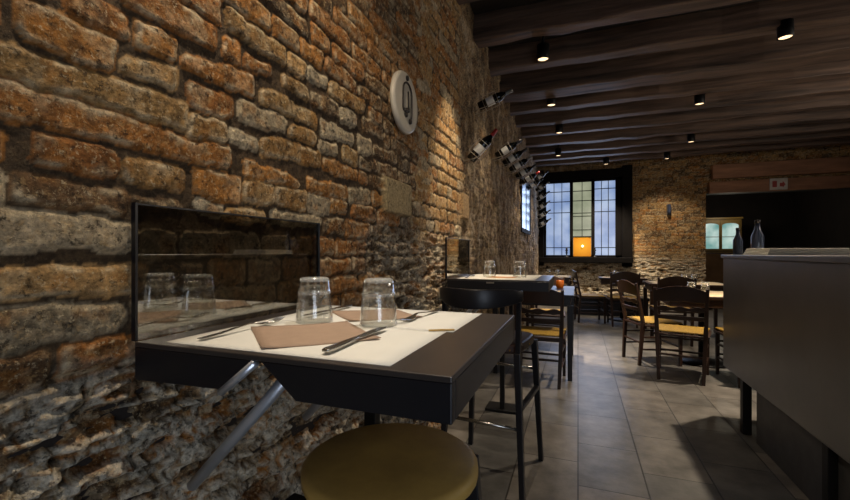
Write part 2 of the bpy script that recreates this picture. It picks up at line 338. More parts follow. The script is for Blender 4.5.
WIN = (-.74, .90, 1.08, 2.84); DOOR = (2.46, XR, 0, 2.40)
xs = np.arange(XL, XR+.02, .014); zb = np.arange(0, ZC+.02, .011)
bb = courses(XL, XR, 0, ZC, .066, .02, 21, lambda r, u, z: r.choice('ttdtdo'), (.22, .11), .011)
h, c = relief(xs, zb, bb, 40, .9, lambda U, Z: ss(1.25, .85, Z)*.95, lambda U, Z: ss(1.15, 1.0, U)*.6, (), 8, .50)
wb = relief_mesh('wall_back', xs, zb, h*.8, c, lambda U, Z, h: np.stack([U, YB-h, Z], -1), M_BRICK, [WIN, DOOR])
struct(wb, 'brick end wall with the leaded window and a pier')
w = MB().box(XR, XR+.1, YF, 13.3, 0, ZC); struct(w.build('wall_right', M['darkwall']), 'dark plaster wall on the right side')
w = MB().box(XL-.3, XR+.1, YF-.1, YF, 0, ZC); struct(w.build('wall_front', M['darkwall']), 'dark plaster wall behind the camera')
# thickness of the left and end walls round the openings, and the next room
w = MB()
w.box(XL-.28, XL-.03, YF, W2[0], 0, ZC).box(XL-.28, XL-.03, W2[1], YB+.3, 0, ZC).box(XL-.28, XL-.03, W2[0], W2[1], 0, W2[2]).box(XL-.28, XL-.03, W2[0], W2[1], W2[3], ZC)
struct(w.build('wall_core_left', M['darkwall']), 'masonry core of the left wall')
w = MB()
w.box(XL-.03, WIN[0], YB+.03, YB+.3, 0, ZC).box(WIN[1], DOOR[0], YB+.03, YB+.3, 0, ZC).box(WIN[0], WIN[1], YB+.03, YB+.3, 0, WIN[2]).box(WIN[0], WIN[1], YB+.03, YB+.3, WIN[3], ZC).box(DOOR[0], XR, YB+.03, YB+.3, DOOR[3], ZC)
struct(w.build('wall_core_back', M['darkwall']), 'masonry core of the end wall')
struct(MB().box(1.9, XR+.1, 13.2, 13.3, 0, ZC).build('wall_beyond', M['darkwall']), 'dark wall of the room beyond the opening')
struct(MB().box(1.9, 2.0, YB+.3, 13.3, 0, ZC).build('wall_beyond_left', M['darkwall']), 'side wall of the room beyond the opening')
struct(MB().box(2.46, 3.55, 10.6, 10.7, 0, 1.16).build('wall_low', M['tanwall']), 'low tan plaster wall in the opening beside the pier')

# ceiling beams across the room
r = random.Random(4); yb = [-.9, -.3, .35, 1.0, 1.65, 2.3, 2.95, 3.6, 4.25, 4.95, 5.6, 6.2, 6.8, 7.4, 8.0, 8.6, 9.2]
for i, y in enumerate(yb):
    wd = .30 if abs(y-4.95) < .01 else r.uniform(.13, .17); z0 = 3.03 if wd > .2 else 3.06+r.uniform(-.015, .02)
    m = MB(); n = 24; v = []; f = []
    for k in range(n+1):
        x = XL-.02+(XR+.04-XL)*k/n; a = r.uniform(-.012, .012); b = r.uniform(-.012, .012); e = r.uniform(-.01, .01)
        v += [(x, y-wd/2+a, z0+e), (x, y+wd/2+b, z0+e+r.uniform(-.006, .006)), (x, y+wd/2+b, ZC+.01), (x, y-wd/2+a, ZC+.01)]
    for k in range(n):
        for q in range(4): f.append((k*4+q, k*4+(q+1) % 4, k*4+4+(q+1) % 4, k*4+4+q))
    f += [(3, 2, 1, 0), (n*4, n*4+1, n*4+2, n*4+3)]
    o = m.add(v, f).build('ceiling_beam', M['beam'], None, .012); struct(o, 'dark rough oak beam crossing the ceiling'); o['group'] = 'ceiling beams'
o = MB().box(DOOR[0]+.04, XR, YB-.10, YB+.02, 2.39, 2.62).build('trim_1', M['pink'], None, .01); struct(o, 'lower brown timber lintel over the opening')
o = MB().box(DOOR[0]+.09, XR, YB-.12, YB+.02, 2.68, 2.96).build('trim_2', M['pink'], None, .012); struct(o, 'upper pale timber beam above the lintel')

# leaded window in the end wall
def frosted(name, c1, c2, s):
    m, nt, ns, ln, p = nodes(name); tc = N(nt, 'ShaderNodeTexCoord'); n = N(nt, 'ShaderNodeTexNoise', i_Scale=2.2, i_Detail=4.0); ln.new(tc.outputs['Object'], n.inputs['Vector'])
    r = N(nt, 'ShaderNodeValToRGB'); r.color_ramp.elements[0].position = .35; r.color_ramp.elements[1].position = .68
    r.color_ramp.elements[0].color = lin(c1); r.color_ramp.elements[1].color = lin(c2); ln.new(n.outputs[0], r.inputs[0])
    ln.new(r.outputs[0], p.inputs['Emission Color']); p.inputs['Emission Strength'].default_value = s; p.inputs['Base Color'].default_value = (.05, .05, .06, 1); p.inputs['Roughness'].default_value = .15
    return m
P_BLUE = frosted('daylit_blue_glass', '8ea8d8', 'c6d8f6', .78); P_GREEN = frosted('daylit_greenish_glass', '9da588', 'ccd0b0', .62); P_SIDE = frosted('daylit_side_glass', '6d8cb8', '9ab8dc', .4)
w1 = bpy.data.objects.new('window_1', None); C.objects.link(w1); w1.location = (0, YB, 1.08); struct(w1, 'leaded three light window in the end wall', 'window')
a, b, z0, z1 = -.74, .90, 0, 1.76; FY0, FY1 = -.02, .10
m = MB().box(a, a+.05, FY0, FY1, z0, z1).box(b-.13, b, FY0, FY1, z0, z1).box(a, b, FY0, FY1, z0, z0+.05).box(a, b, FY0, FY1, z1-.06, z1)
m.box(-.175, -.105, FY0, FY1, z0, z1).box(.28, .35, FY0, FY1, z0, z1); m.build('window_frame', M['frame'], w1, .006)
MB().box(b, 1.1, -.08, .05, -.2, 2.0).box(a-.14, a, -.08, .05, -.2, 2.0).box(a-.1, b+.1, -.07, .05, 1.76, 1.95).build('window_surround', M['frame'], w1, .01)
MB().box(a-.1, 1.1, -.20, .05, -.12, 0).build('window_sill', M['frame'], w1, .01)
def leaded(x0, x1, nx, zl, mat):
    MB().box(x0, x1, .035, .045, .05, 1.70).build('pane', mat, w1)
    m = MB()
    for k in range(1, nx): x = x0+(x1-x0)*k/nx; m.box(x-.007, x+.007, .02, .05, .05, 1.70)
    for z in zl: m.box(x0, x1, .02, .05, z-.008, z+.008)
    m.build('glazing_bar', M['iron'], w1)
leaded(-.69, -.175, 3, (.22, 1.02, 1.27, 1.5), P_BLUE); leaded(-.105, .28, 2, (.62, .93, 1.0, 1.28, 1.5), P_GREEN); leaded(.35, .77, 3, (.22, 1.02, 1.27, 1.53), P_BLUE)
w2 = bpy.data.objects.new('window_2', None); C.objects.link(w2); w2.location = (XL, W2[0], W2[2]); struct(w2, 'tall side window in the left wall', 'window')
L, Hh = W2[1]-W2[0], W2[3]-W2[2]
MB().box(.012, .02, 0, L, 0, Hh).build('pane', P_SIDE, w2)
MB().box(-.13, .03, -.02, .06, 0, Hh).box(-.13, .03, L-.06, L+.02, 0, Hh).box(-.13, .03, 0, L, -.02, .05).box(-.13, .03, 0, L, Hh-.05, Hh+.02).box(-.05, .026, L/2-.02, L/2+.02, 0, Hh).build('window_frame', M['frame'], w2, .005)

# amber lantern and candlesticks on the sill
def lantern_mat():
    m, nt, ns, ln, p = nodes('glowing_amber_paper'); tc = N(nt, 'ShaderNodeTexCoord'); mp = N(nt, 'ShaderNodeMapping'); mp.inputs['Location'].default_value = (0, 0, -.9); mp.inputs['Scale'].default_value = (3.6, 3.6, 3.6); ln.new(tc.outputs['Object'], mp.inputs[0])
    g = N(nt, 'ShaderNodeTexGradient', gradient_type='SPHERICAL'); ln.new(mp.outputs[0], g.inputs['Vector'])
    r = N(nt, 'ShaderNodeValToRGB'); r.color_ramp.elements[0].color = lin('a05c08'); r.color_ramp.elements[1].color = lin('ffc23a'); ln.new(g.outputs[0], r.inputs[0])
    ln.new(r.outputs[0], p.inputs['Emission Color']); p.inputs['Emission Strength'].default_value = .6; p.inputs['Base Color'].default_value = lin('b07010'); return m
ln_ = thing('paper_lantern', 'square glowing amber lantern standing on the window sill', 'lantern', (.085, YB-.10, 1.08))
MB().box(-.185, .185, -.055, .055, .02, .45).build('lamp_shade', lantern_mat(), ln_, .01)
MB().box(-.19, .19, -.065, .065, 0, .02).build('lantern_base', M['iron'], ln_); MB().box(-.19, .19, -.065, .065, .45, .47).build('lantern_top', M['iron'], ln_)
MB().lathe([(.0, -.03), (.02, -.02), (.028, 0), (.02, .02), (0, .03)], 12, Matrix.Translation((.01, -.06, .25))).build('bulb', emit('warm_bulb', 'fff0b0', 2.5), ln_, 0, True)
for x, t in ((-.24, 'small dark candlestick on the sill left of the amber lantern'), (.345, 'small dark candlestick on the sill right of the amber lantern')):
    o = thing('candlestick', t, 'candlestick', (x, YB-.12, 1.08), 0, 'candlesticks on the window sill')
    MB().lathe([(.05, 0), (.05, .015), (.015, .03), (.012, .08), (.03, .1), (.012, .12), (.03, .15), (.03, .165)], 14).build('holder', M['iron'], o, 0, True)
    MB().lathe([(.02, .165), (.02, .22), (.003, .225), (.003, .235)], 10).build('candle', M['dark'], o, 0, True)

# ceiling spotlights: each carries its own lamp
def spot(x, y, power, label, size=74, aim=None, col=(1, .83, .62), zz=2.96):
    o = thing('ceiling_spotlight', label, 'spotlight', (x, y, zz), 0, 'ceiling spotlights')
    MB().lathe([(.052, .0), (.055, .005), (.055, .135), (.0, .14)], 18, None, False).build('housing', M['iron'], o, 0, True)
    MB().lathe([(.046, .012), (.0, .012)], 18, None, False).build('lens', emit('lamp_glow', 'ffd8a8', 2.2), o)
    MB().lathe([(.012, .135), (.012, .34)], 10).build('stem', M['iron'], o)
    l = bpy.data.lights.new('spot_beam', 'SPOT'); l.energy = power; l.spot_size = math.radians(size); l.spot_blend = .75; l.color = col; l.shadow_soft_size = .035
    s = bpy.data.objects.new('spot_beam', l); C.objects.link(s); s.parent = o; s.location = (0, 0, -.005)
    t = Vector(aim)-Vector((x, y, zz)) if aim else Vector((0, 0, -1)); s.rotation_euler = t.to_track_quat('-Z', 'Y').to_euler()
spot(-.50, .62, 90, 'black ceiling spotlight nearest the front wall, above the left tables', 95, (-.55, 1.3, 1.0))
spot(-.26, 1.40, 78, 'black ceiling spotlight directly above the nearest black bar table', 40, (-.27, 1.02, 1.0), (1, .93, .84))
spot(-.30, 2.65, 150, 'black ceiling spotlight washing the brick wall between the bar tables', 44, (-.85, 2.85, 1.35))
spot(-.30, 3.90, 60, 'black ceiling spotlight just beyond the second bar table', 80, (-.6, 3.9, 1))
spot(-.30, 5.15, 850, 'ceiling spotlight over the left row beside the wide beam', 38, (.30, 5.5, 0))
spot(-.26, 6.39, 80, 'ceiling spotlight over the left row between the fan of bottles and the wide beam', 80, (-.5, 6.4, 1))
spot(-.34, 7.90, 90, 'ceiling spotlight over the left row nearest the leaded window', 84, (-.4, 8.4, .8))
spot(.53, 9.0, 380, 'ceiling spotlight close to the end wall above the leaded window', 80, (.3, 9.8, .3))
spot(1.36, 5.73, 120, 'ceiling spotlight over the right row, nearest of that row', 76)
spot(1.70, 7.65, 110, 'ceiling spotlight over the right row, middle one of three', 80)
spot(1.58, 8.87, 85, 'ceiling spotlight in front of the brick pier', 90, (1.7, 9.7, .8))
spot(1.60, 4.20, 480, 'ceiling spotlight beyond the far end of the grey service counter', 82, (1.1, 3.9, 0))
# ------------------------------------------------------------------ bar tables by the wall
XW = -.832
TZ = 1.02
def bar_table(y0, label, notch):
    o = thing('bar_table', label, 'table', (-.5, (y0+y0+.62)/2, 0), 0, 'black bar tables along the brick wall')
    hx0, hx1, hy = XW+.5, -.17+.5, .312; z1 = TZ
    MB().box(hx0, hx1, -hy, hy, z1-.010, z1).build('tabletop', M['top'], o, .002)
    zb = z1-.070
    if notch:     # near apron is cut open by a slanted gap
        MB().prism([(hx0, z1-.01), (-.030, z1-.01), (-.108, zb), (hx0, zb-.006)], -hy, -hy+.02).build('apron', M['black'], o, .002)
        MB().prism([(-.016, z1-.01), (hx1, z1-.01), (hx1, zb), (.058, zb)], -hy, -hy+.02).build('apron', M['black'], o, .002)
        MB().tube([(-.112, -hy+.006, zb-.006), (-.030, -hy+.004, z1-.014)], .008, 10).build('brace', M['chrome'], o, 0, True)
    else: MB().box(hx0, hx1, -hy, -hy+.02, zb, z1-.01).build('apron', M['black'], o, .002)
    MB().box(hx0, hx1, hy-.02, hy, zb, z1-.01).build('apron', M['black'], o, .002)
    MB().box(hx1-.02, hx1, -hy+.02, hy-.02, zb, z1-.01).build('apron', M['black'], o, .002)
    MB().box(-.052, -.018, .12, .154, .02, z1-.01).build('column', M['iron'], o, .003)
    MB().box(-.16, .10, .095, .26, 0, .02).build('base_plate', M['iron'], o, .004)
    MB().tube([(-.335, -.178, .66), (.0, -.178, z1-.012)], .013, 12).build('brace', M['chrome'], o, 0, True)
    MB().tube([(-.335, .24, .66), (.0, .24, z1-.012)], .013, 12).build('brace', M['chrome'], o, 0, True)
    return o
t1 = bar_table(.568, 'nearest black bar table, with two tumblers and tan napkins on it', True)
t2 = bar_table(2.66, 'second black bar table, beyond the dark curved stool back', False)
MB().box(-.062, -.012, -.3145, -.312, TZ-.026, TZ-.016).build('badge', M['wire'], t2)
def wall_panel(y0, y1, label):
    o = thing('glass_splashback', label, 'glass panel', (XW-.008, (y0+y1)/2, TZ), 0, 'smoked glass panels above the bar tables')
    d = (y1-y0)/2
    MB().box(-.004, .004, -d, d, .001, .276).build('panel', M['smoked'], o)
    MB().box(-.006, .006, -d-.005, -d, 0, .280).box(-.006, .006, d, d+.004, 0, .28).box(-.006, .006, -d, d, .276, .279).build('panel_edge', M['black'], o)
    return o
wall_panel(.574, 1.195, 'wide smoked glass panel on the brick wall, reflecting two tumblers')
wall_panel(2.665, 3.28, 'smoked glass panel behind the second bar table')

def sheet(name, pts, z, t, mat, label, cat, group=None, curl=0):
    cx = sum(p[0] for p in pts)/len(pts); cy = sum(p[1] for p in pts)/len(pts)
    n = 10; v = []; f = []
    for lay in (0, 1):
        for i in range(n+1):
            for j in range(n+1):
                s, q = i/n, j/n
                x = (pts[0][0]*(1-s)+pts[1][0]*s)*(1-q)+(pts[3][0]*(1-s)+pts[2][0]*s)*q
                y = (pts[0][1]*(1-s)+pts[1][1]*s)*(1-q)+(pts[3][1]*(1-s)+pts[2][1]*s)*q
                v.append((x-cx, y-cy, lay*t+curl*(abs(2*s-1)**3)*(abs(2*q-1)**2)+.0004*math.sin(9*s+5*q)*(curl > 0)+.0004*(curl > 0)))
    K = (n+1)**2; g = lambda i, j: i*(n+1)+j
    for i in range(n):
        for j in range(n):
            q = (g(i, j), g(i+1, j), g(i+1, j+1), g(i, j+1)); f += [tuple(reversed(q)), tuple(K+k for k in q)]
    for i in range(n):
        for a, b in (((i, 0), (i+1, 0)), ((i+1, n), (i, n)), ((n, i), (n, i+1)), ((0, i+1), (0, i))):
            f.append((g(*a), g(*b), K+g(*b), K+g(*a)))
    o = MB().add(v, f).build(name, mat, None, 0, True); o.location = (cx, cy, z)
    return tag(o, label, cat, group)
def place(x0, x1, y0, y1, label, z=TZ): return sheet('paper_placemat', [(x0, y0), (x1, y0), (x1, y1), (x0, y1)], z, .0008, M['paper'], label, 'placemat', 'cream paper placemats')
place(-.772, -.277, .585, .880, 'cream paper placemat along the near edge of the closest bar table')
place(-.775, -.262, .882, 1.178, 'cream paper placemat along the far edge of the closest bar table')
place(-.77, -.26, 2.68, 2.97, 'cream paper placemat on the near side of the second bar table')
place(-.77, -.26, 2.972, 3.265, 'cream paper placemat on the far side of the second bar table')
ZP = TZ+.0008
def napkin(pts, label, mat=None, z=ZP): return sheet('paper_napkin', pts, z, .0016, mat or M['napkin'], label, 'napkin', 'paper napkins on the bar tables', .003)
napkin([(-.718, .757), (-.541, .597), (-.376, .752), (-.548, .905)], 'folded tan paper napkin under the knife nearest the camera')
napkin([(-.690, 1.045), (-.545, .915), (-.395, 1.04), (-.54, 1.165)], 'folded tan paper napkin behind the two tumblers')
napkin([(-.60, 2.83), (-.42, 2.83), (-.40, 2.95), (-.58, 2.96)], 'orange tan paper napkin on the second bar table', plain('orange_napkin', 'c08a50', .85))

def tumbler(name='tumbler'):
    o = thing(name, '', 'glass', group='upturned tumblers')
    H_ = .113
    out = [(.0465, 0), (.047, .003), (.0452, .02), (.0405, .070), (.0412, .073), (.0410, .078), (.0395, .080), (.0372, .104), (.0345, .111), (.030, H_), (0, H_-.002)]
    inn = [(.0445, 0.0006), (.0430, .02), (.0380, .07), (.0350, .088), (.028, .094), (0, .095)]
    MB().lathe(out+[], 32, None, False).build('glass_wall', M['glass'], o, 0, True)
    MB().lathe([(.0465, 0)]+inn, 32, None, False).build('glass_inside', M['glass'], o, 0, True)
    MB().lathe([(.0372, .104), (.0350, .1115), (.030, .1135), (0, .1115)], 32, None, False).lathe([(.0408, .0715), (.0416, .075), (.0408, .079), (.0398, .079)], 32, None, False).build('glass_base', M['glassrim'], o, 0, True)
    m = MB()      # arched facets round the lower half
    for k in range(9):
        a = 2*PI*k/9; pts = []
        for q in range(9):
            s = -1+q/4; an = a+s*.30; z = .010+.040*math.sqrt(max(0, 1-s*s)); rr = .0470-.0009-(.0047*z/.05)
            pts.append((rr*math.cos(an), rr*math.sin(an), z))
        m.tube(pts, .0009, 5)
    m.build('facet', M['glass'], o, 0, True)
    return o
T = tumbler(); T.location = (-.636, .890, TZ+.001); T['label'] = 'upturned clear tumbler on the nearest table, close to the smoked glass panel'
dup(T, (-.46, .905, TZ+.001), .3, 'upturned clear tumbler on the nearest table, behind the knife tip')
dup(T, (-.60, 2.945, TZ+.001), 0, 'upturned tumbler on the second bar table, left one near the wall')
dup(T, (-.385, 2.95, TZ+.001), 0, 'upturned tumbler on the second bar table, right one by the orange napkin')
TUM = T

def blade_strip(pts, widths, t, z):   # flat bar along a path with given widths
    v = []; f = []
    for i, (p, wd) in enumerate(zip(pts, widths)):
        v += [(p[0]-wd/2, p[1], p[2]), (p[0]+wd/2, p[1], p[2]), (p[0]+wd/2, p[1], p[2]+t), (p[0]-wd/2, p[1], p[2]+t)]
    for i in range(len(pts)-1):
        for q in range(4): f.append((i*4+q, i*4+(q+1) % 4, i*4+4+(q+1) % 4, i*4+4+q))
    n = len(pts)*4; f += [(3, 2, 1, 0), (n-4, n-3, n-2, n-1)]
    return MB().add(v, f)
def fork(label):
    o = thing('fork', label, 'fork', group='forks')
    blade_strip([(0, 0, .003), (0, .01, .002), (0, .05, .004), (0, .10, .009), (0, .135, .012), (0, .15, .010)], [.012, .016, .013, .007, .006, .009], .0028, 0).build('handle', M['steel'], o, .0008, True)
    m = blade_strip([(0, .15, .010), (0, .165, .006), (0, .185, .004), (0, .198, .004)], [.009, .021, .024, .024], .0022, 0)
    m.build('neck', M['steel'], o, .0006, True)
    m = MB()
    for k in range(4): m.tube([((k-1.5)*.0068, .197, .005), ((k-1.5)*.0066, .22, .006), ((k-1.5)*.006, .245, .012)], .0016, 6, [.0018, .0017, .0008])
    m.build('tines', M['steel'], o, 0, True)
    return o
def knife(label):
    o = thing('knife', label, 'knife', group='table knives')
    blade_strip([(0, 0, 0), (0, .012, 0), (0, .06, 0), (0, .115, .0005)], [.013, .019, .016, .011], .006, 0).build('handle', M['steel'], o, .002, True)
    blade_strip([(0, .115, .002), (0, .13, .0025), (0, .19, .003), (.002, .225, .003), (.005, .24, .003)], [.010, .018, .021, .017, .003], .0018, 0).build('blade', M['steel'], o, .0004)
    return o
f1 = fork('steel fork lying on the left corner of the nearest napkin'); f1.location = (-.712, .612, ZP+.001)
k1 = knife('steel table knife lying across the nearest napkin'); k1.location = (-.412, .606, ZP+.0045)
k1.rotation_euler = (0, 0, .01)
f2 = dup(f1, (-.395, 1.165, ZP+.001), PI-.08, 'steel fork pointing at the camera by the far napkin')
k2 = dup(k1, (-.69, 1.16, ZP+.004), PI, 'steel table knife beside the smoked glass panel, far side of the table')
f3 = dup(f1, (-.715, 2.70, ZP+.001), 0, 'steel fork on the second bar table near the wall')
o = MB().tube([(0, 0, .003), (.052, .028, .003)], .0022, 6).build('toothpick_sachet', M['tan'], None); o.location = (-.315, .868, TZ+.0005); tag(o, 'thin wooden stick lying where the two cream placemats meet', 'toothpick')

# ------------------------------------------------------------------ bar stools
def stool(label, back, z=.74, w=.36, rush=False):
    o = thing('bar_stool', label, 'stool', group='black bar stools')
    d = w/2
    pts = []
    for k in range(24):
        a = 2*PI*k/24; cc, s_ = math.cos(a), math.sin(a); e = .45
        pts.append((d*math.copysign(abs(cc)**e, cc), d*math.copysign(abs(s_)**e, s_)))
    if rush: MB().lathe([(.165, z-.035), (.178, z-.025), (.178, z-.008), (.165, z), (.05, z-.004), (0, z-.004)], 32).build('seat', M['tan'], o, 0, True)
    else:
        MB().prism(pts, z-.05, z, 'xy').build('seat', M['wood'], o, .012)
        for k in range(0, 24, 2):
            m = MB(); m.lathe([(.005, 0), (.003, .003), (0, .004)], 8, Matrix.Translation((pts[k][0]*1.0, pts[k][1]*1.0, z-.03)) @ Matrix.Rotation(2*PI*k/24, 4, 'Z') @ Matrix.Rotation(PI/2, 4, 'Y'))
            m.build('brass_nail', M['brass'], o)
    for sx in (-1, 1):
        for sy in (-1, 1):
            q = .78 if rush else .92
            MB().bar((sx*d*q, sy*d*q, z-.04), (sx*d*1.08, sy*d*1.08, 0), .034, .034, .026, .026).build('leg', M['black'], o, .003)
    e = d*1.0
    MB().tube([(-e, -e, .33), (e, -e, .33)], .010, 8).build('footrest', M['steel'], o, 0, True)
    MB().tube([(-e, e, .53), (e, e, .53)], .009, 8).build('stretcher', M['steel'], o, 0, True)
    for sx in (-1, 1): MB().bar((sx*e, -e, .43), (sx*e, e, .43), .02, .026).build('stretcher', M['black'], o, .002)
    if back:
        zt = z+.285
        for sx in (-1, 1): MB().bar((sx*d*.93, -d*.9, z-.04), (sx*d*1.02, -d*1.12, zt-.02), .026, .026, .022, .022).build('back_post', M['black'], o, .003)
        v = []; f = []; n = 20
        for k in range(n+1):
            s = -1+2*k/n; x = s*d*1.1; y = -d*1.08-.16*(1-s*s)
            lo = zt-.094+.030*abs(s)**3; hi = zt-.012*abs(s)**4
            for (yy, zz) in ((y-.011, lo), (y+.011, lo), (y+.011, hi), (y-.011, hi)): v.append((x, yy, zz))
        for k in range(n):
            for q in range(4): f.append((k*4+q, k*4+(q+1) % 4, k*4+4+(q+1) % 4, k*4+4+q))
        f += [(3, 2, 1, 0), (n*4, n*4+1, n*4+2, n*4+3)]
        MB().add(v, f).build('backrest', M['black'], o, .005, True)
    return o
s1 = stool('black bar stool with a curved backrest between the two bar tables', True, .74, .40); s1.location = (-.44, 2.26, 0); s1.rotation_euler = (0, 0, math.radians(-7))
s2 = stool('bar stool with a round ochre seat tucked under the nearest bar table', False, .78, .34, True); s2.location = (-.36, .765, 0)

# ------------------------------------------------------------------ ladder back chairs
def chair():
    o = thing('dining_chair', '', 'chair', group='dark rush seated dining chairs')
    wd = M['wood']
    MB().prism([(-.20, -.19), (.20, -.19), (.225, .20), (-.225, .20)], .445, .462, 'xy').build('seat', M['rush'], o, .008)
    MB().bar((-.21, .20, .425), (.21, .20, .425), .02, .045).bar((-.19, -.19, .425), (.19, -.19, .425), .02, .045).bar((-.20, -.19, .425), (-.215, .20, .425), .02, .045, up=(1, 0, 0)).bar((.20, -.19, .425), (.215, .20, .425), .02, .045, up=(1, 0, 0)).build('seat_frame', wd, o, .003)
    for sx in (-1, 1):
        MB().bar((sx*.175, -.225, 0), (sx*.192, -.195, .45), .028, .032, .036, .036).bar((sx*.192, -.195, .45), (sx*.205, -.275, .87), .036, .034, .026, .024).build('leg', wd, o, .004)
        MB().bar((sx*.205, .19, 0), (sx*.205, .19, .45), .026, .026, .036, .036).build('leg', wd, o, .004)
        for z in (.17, .30): MB().bar((sx*.185, -.21, z), (sx*.205, .19, z), .016, .02).build('stretcher', wd, o, .003)
    for z in (.20, .33): MB().bar((-.205, .19, z), (.205, .19, z), .018, .02).build('stretcher', wd, o, .003)
    MB().bar((-.18, -.21, .24), (.18, -.21, .24), .018, .02).build('stretcher', wd, o, .003)
    def yb_(z): return -.195-.08*(z-.45)/.42
    def rail(zlo, zhi, arch, scal, name):
        n = 20; v = []; f = []
        for k in range(n+1):
            s = -1+2*k/n; x = s*.215 if name == 'top_rail' else s*.198
            top = zhi+arch*(1-s*s) if arch else zhi+scal*math.cos(3*PI*s)
            bot = zlo+.25*arch*(1-s*s)-scal*math.cos(3*PI*s)*.8
            cur = -.022*(1-s*s)
            for (dy, zz) in ((-.009, bot), (.009, bot), (.009, top), (-.009, top)): v.append((x, yb_(zz)+cur+dy, zz))
        for k in range(n):
            for q in range(4): f.append((k*4+q, k*4+(q+1) % 4, k*4+4+(q+1) % 4, k*4+4+q))
        f += [(3, 2, 1, 0), (n*4, n*4+1, n*4+2, n*4+3)]
        MB().add(v, f).build(name, wd, o, .003)
    rail(.735, .835, .058, 0, 'top_rail'); rail(.655, .695, 0, .008, 'slat'); rail(.575, .612, 0, 0, 'slat')
    return o
CH = chair()
first = [True]
def put(x, y, deg, label):
    if first[0]:
        first[0] = False; CH.location = (x, y, 0); CH.rotation_euler = (0, 0, math.radians(deg)); CH['label'] = label; return
    dup(CH, (x, y, 0), math.radians(deg), label)
put(.94, 4.58, -14, 'dark wooden chair seen from behind, nearest left of the grey counter')
put(.76, 5.10, -70, 'dark wooden chair turned sideways, left of the chair beside the counter')
put(1.50, 4.60, 4, 'dark wooden chair half hidden behind the grey counter')
put(1.17, 6.28, 2, 'dark arched chair back between the two rows of dining tables')
put(.69, 7.45, 2, 'dark wooden chair with its back turned, in front of the low black bench')
put(.20, 7.66, -80, 'dark wooden chair in profile below the amber lantern')
put(-.33, 4.00, 0, 'dark wooden chair just past the second bar table, back towards the camera')
put(-.38, 5.38, 180, 'dark wooden chair on the far side of the left dining table, facing the camera')

def dining_table(x0, x1, y0, y1, z, label, top, name='dining_table', round_=False):
    o = thing(name, label, 'table', ((x0+x1)/2, (y0+y1)/2, 0), 0, 'dining tables'); a, b = (x1-x0)/2, (y1-y0)/2
    MB().box(-a, a, -b, b, z-.03, z).build('tabletop', M['wood'] if top else M['black'], o, .004)
    MB().box(-a+.03, a-.03, -b+.02, b-.02, z-.11, z-.03).build('apron', M['wood'] if top else M['black'], o, .003)
    if round_:
        MB().lathe([(.035, .04), (.035, z-.1)], 14).build('column', M['iron'], o, 0, True); MB().lathe([(.22, 0), (.22, .015), (.06, .04), (.0, .04)], 28).build('base_plate', M['iron'], o, 0, True)
    else:
        for sx in (-1, 1):
            for sy in (-1, 1): MB().bar((sx*(a-.035), sy*(b-.035), z-.1), (sx*(a-.035), sy*(b-.035), 0), .05, .05, .04, .04).build('leg', M['wood'] if top else M['black'], o, .003)
    return o
dining_table(.86, 1.66, 4.82, 5.62, .75, 'dining table with a cream cover, left of the grey counter', 1, round_=True)
dining_table(.95, 1.95, 6.55, 7.25, .75, 'dining table in the far right row, behind the arched chair back', 1)
dining_table(-.80, -.035, 4.02, 5.10, .80, 'dark dining table by the left wall beyond the bar tables', 0)
dining_table(.35, 1.1, 7.78, 8.2, .75, 'dark dining table in front of the low black bench', 1, round_=True)
dining_table(-.80, -.12, 7.65, 8.35, .75, 'dark dining table in the corner under the leaded window', 1)
def cover(x0, x1, y0, y1, label): sheet('table_cover', [(x0, y0), (x1, y0), (x1, y1), (x0, y1)], .75, .002, M['cloth'], label, 'table cover', 'cream paper table covers')
cover(.90, 1.62, 4.86, 5.58, 'cream paper cover on the dining table by the grey counter')
cover(1.0, 1.9, 6.58, 7.22, 'cream paper cover on the table behind the arched chair back')
cover(.4, 1.05, 7.81, 8.17, 'cream paper cover on the table before the low black bench')
cover(-.78, -.14, 7.68, 8.32, 'cream paper cover on the corner table under the leaded window')
for x, y, t in ((1.31, 5.30, 'upturned tumbler on the table by the counter, right one of the near pair'), (1.18, 5.30, 'upturned tumbler on the table by the counter, left one of the near pair'),
                (1.48, 7.05, 'upturned tumbler on the far right table, left one of the far pair'), (1.61, 7.05, 'upturned tumbler on the far right table, right one of the far pair'),
                (-.52, 8.0, 'upturned tumbler on the corner table, left one of two'), (-.36, 8.05, 'upturned tumbler on the corner table, right one of two'),
                (.62, 7.95, 'upturned tumbler on the table in front of the low bench')):
    dup(TUM, (x, y, .753), 0, t)
o = thing('tealight_glass', 'amber glass candle holder on the dark table by the left wall', 'candle holder', (-.19, 4.85, .80))
MB().lathe([(.035, 0), (.04, .01), (.042, .08), (.038, .08), (.036, .012), (0, .012)], 20, None, False).build('holder', M['orange'], o, 0, True)
MB().lathe([(.02, .012), (.02, .03), (0, .03)], 12).build('candle', emit('candle_glow', 'ffb040', 1.5), o)
sheet('paper_napkin', [(-.26, 4.3), (-.13, 4.3), (-.13, 4.45), (-.26, 4.45)], .80, .002, M['cloth'], 'pale folded napkin on the dark table by the left wall', 'napkin')

b_ = thing('low_bench', 'low black bench along the end of the room below the window', 'bench', (.45, 8.6, 0))
MB().box(-.62, .75, -.19, .19, 0, .30).build('plinth', M['black'], b_, .004); MB().box(-.64, .77, -.21, .21, .30, .36).build('seat', M['iron'], b_, .015)

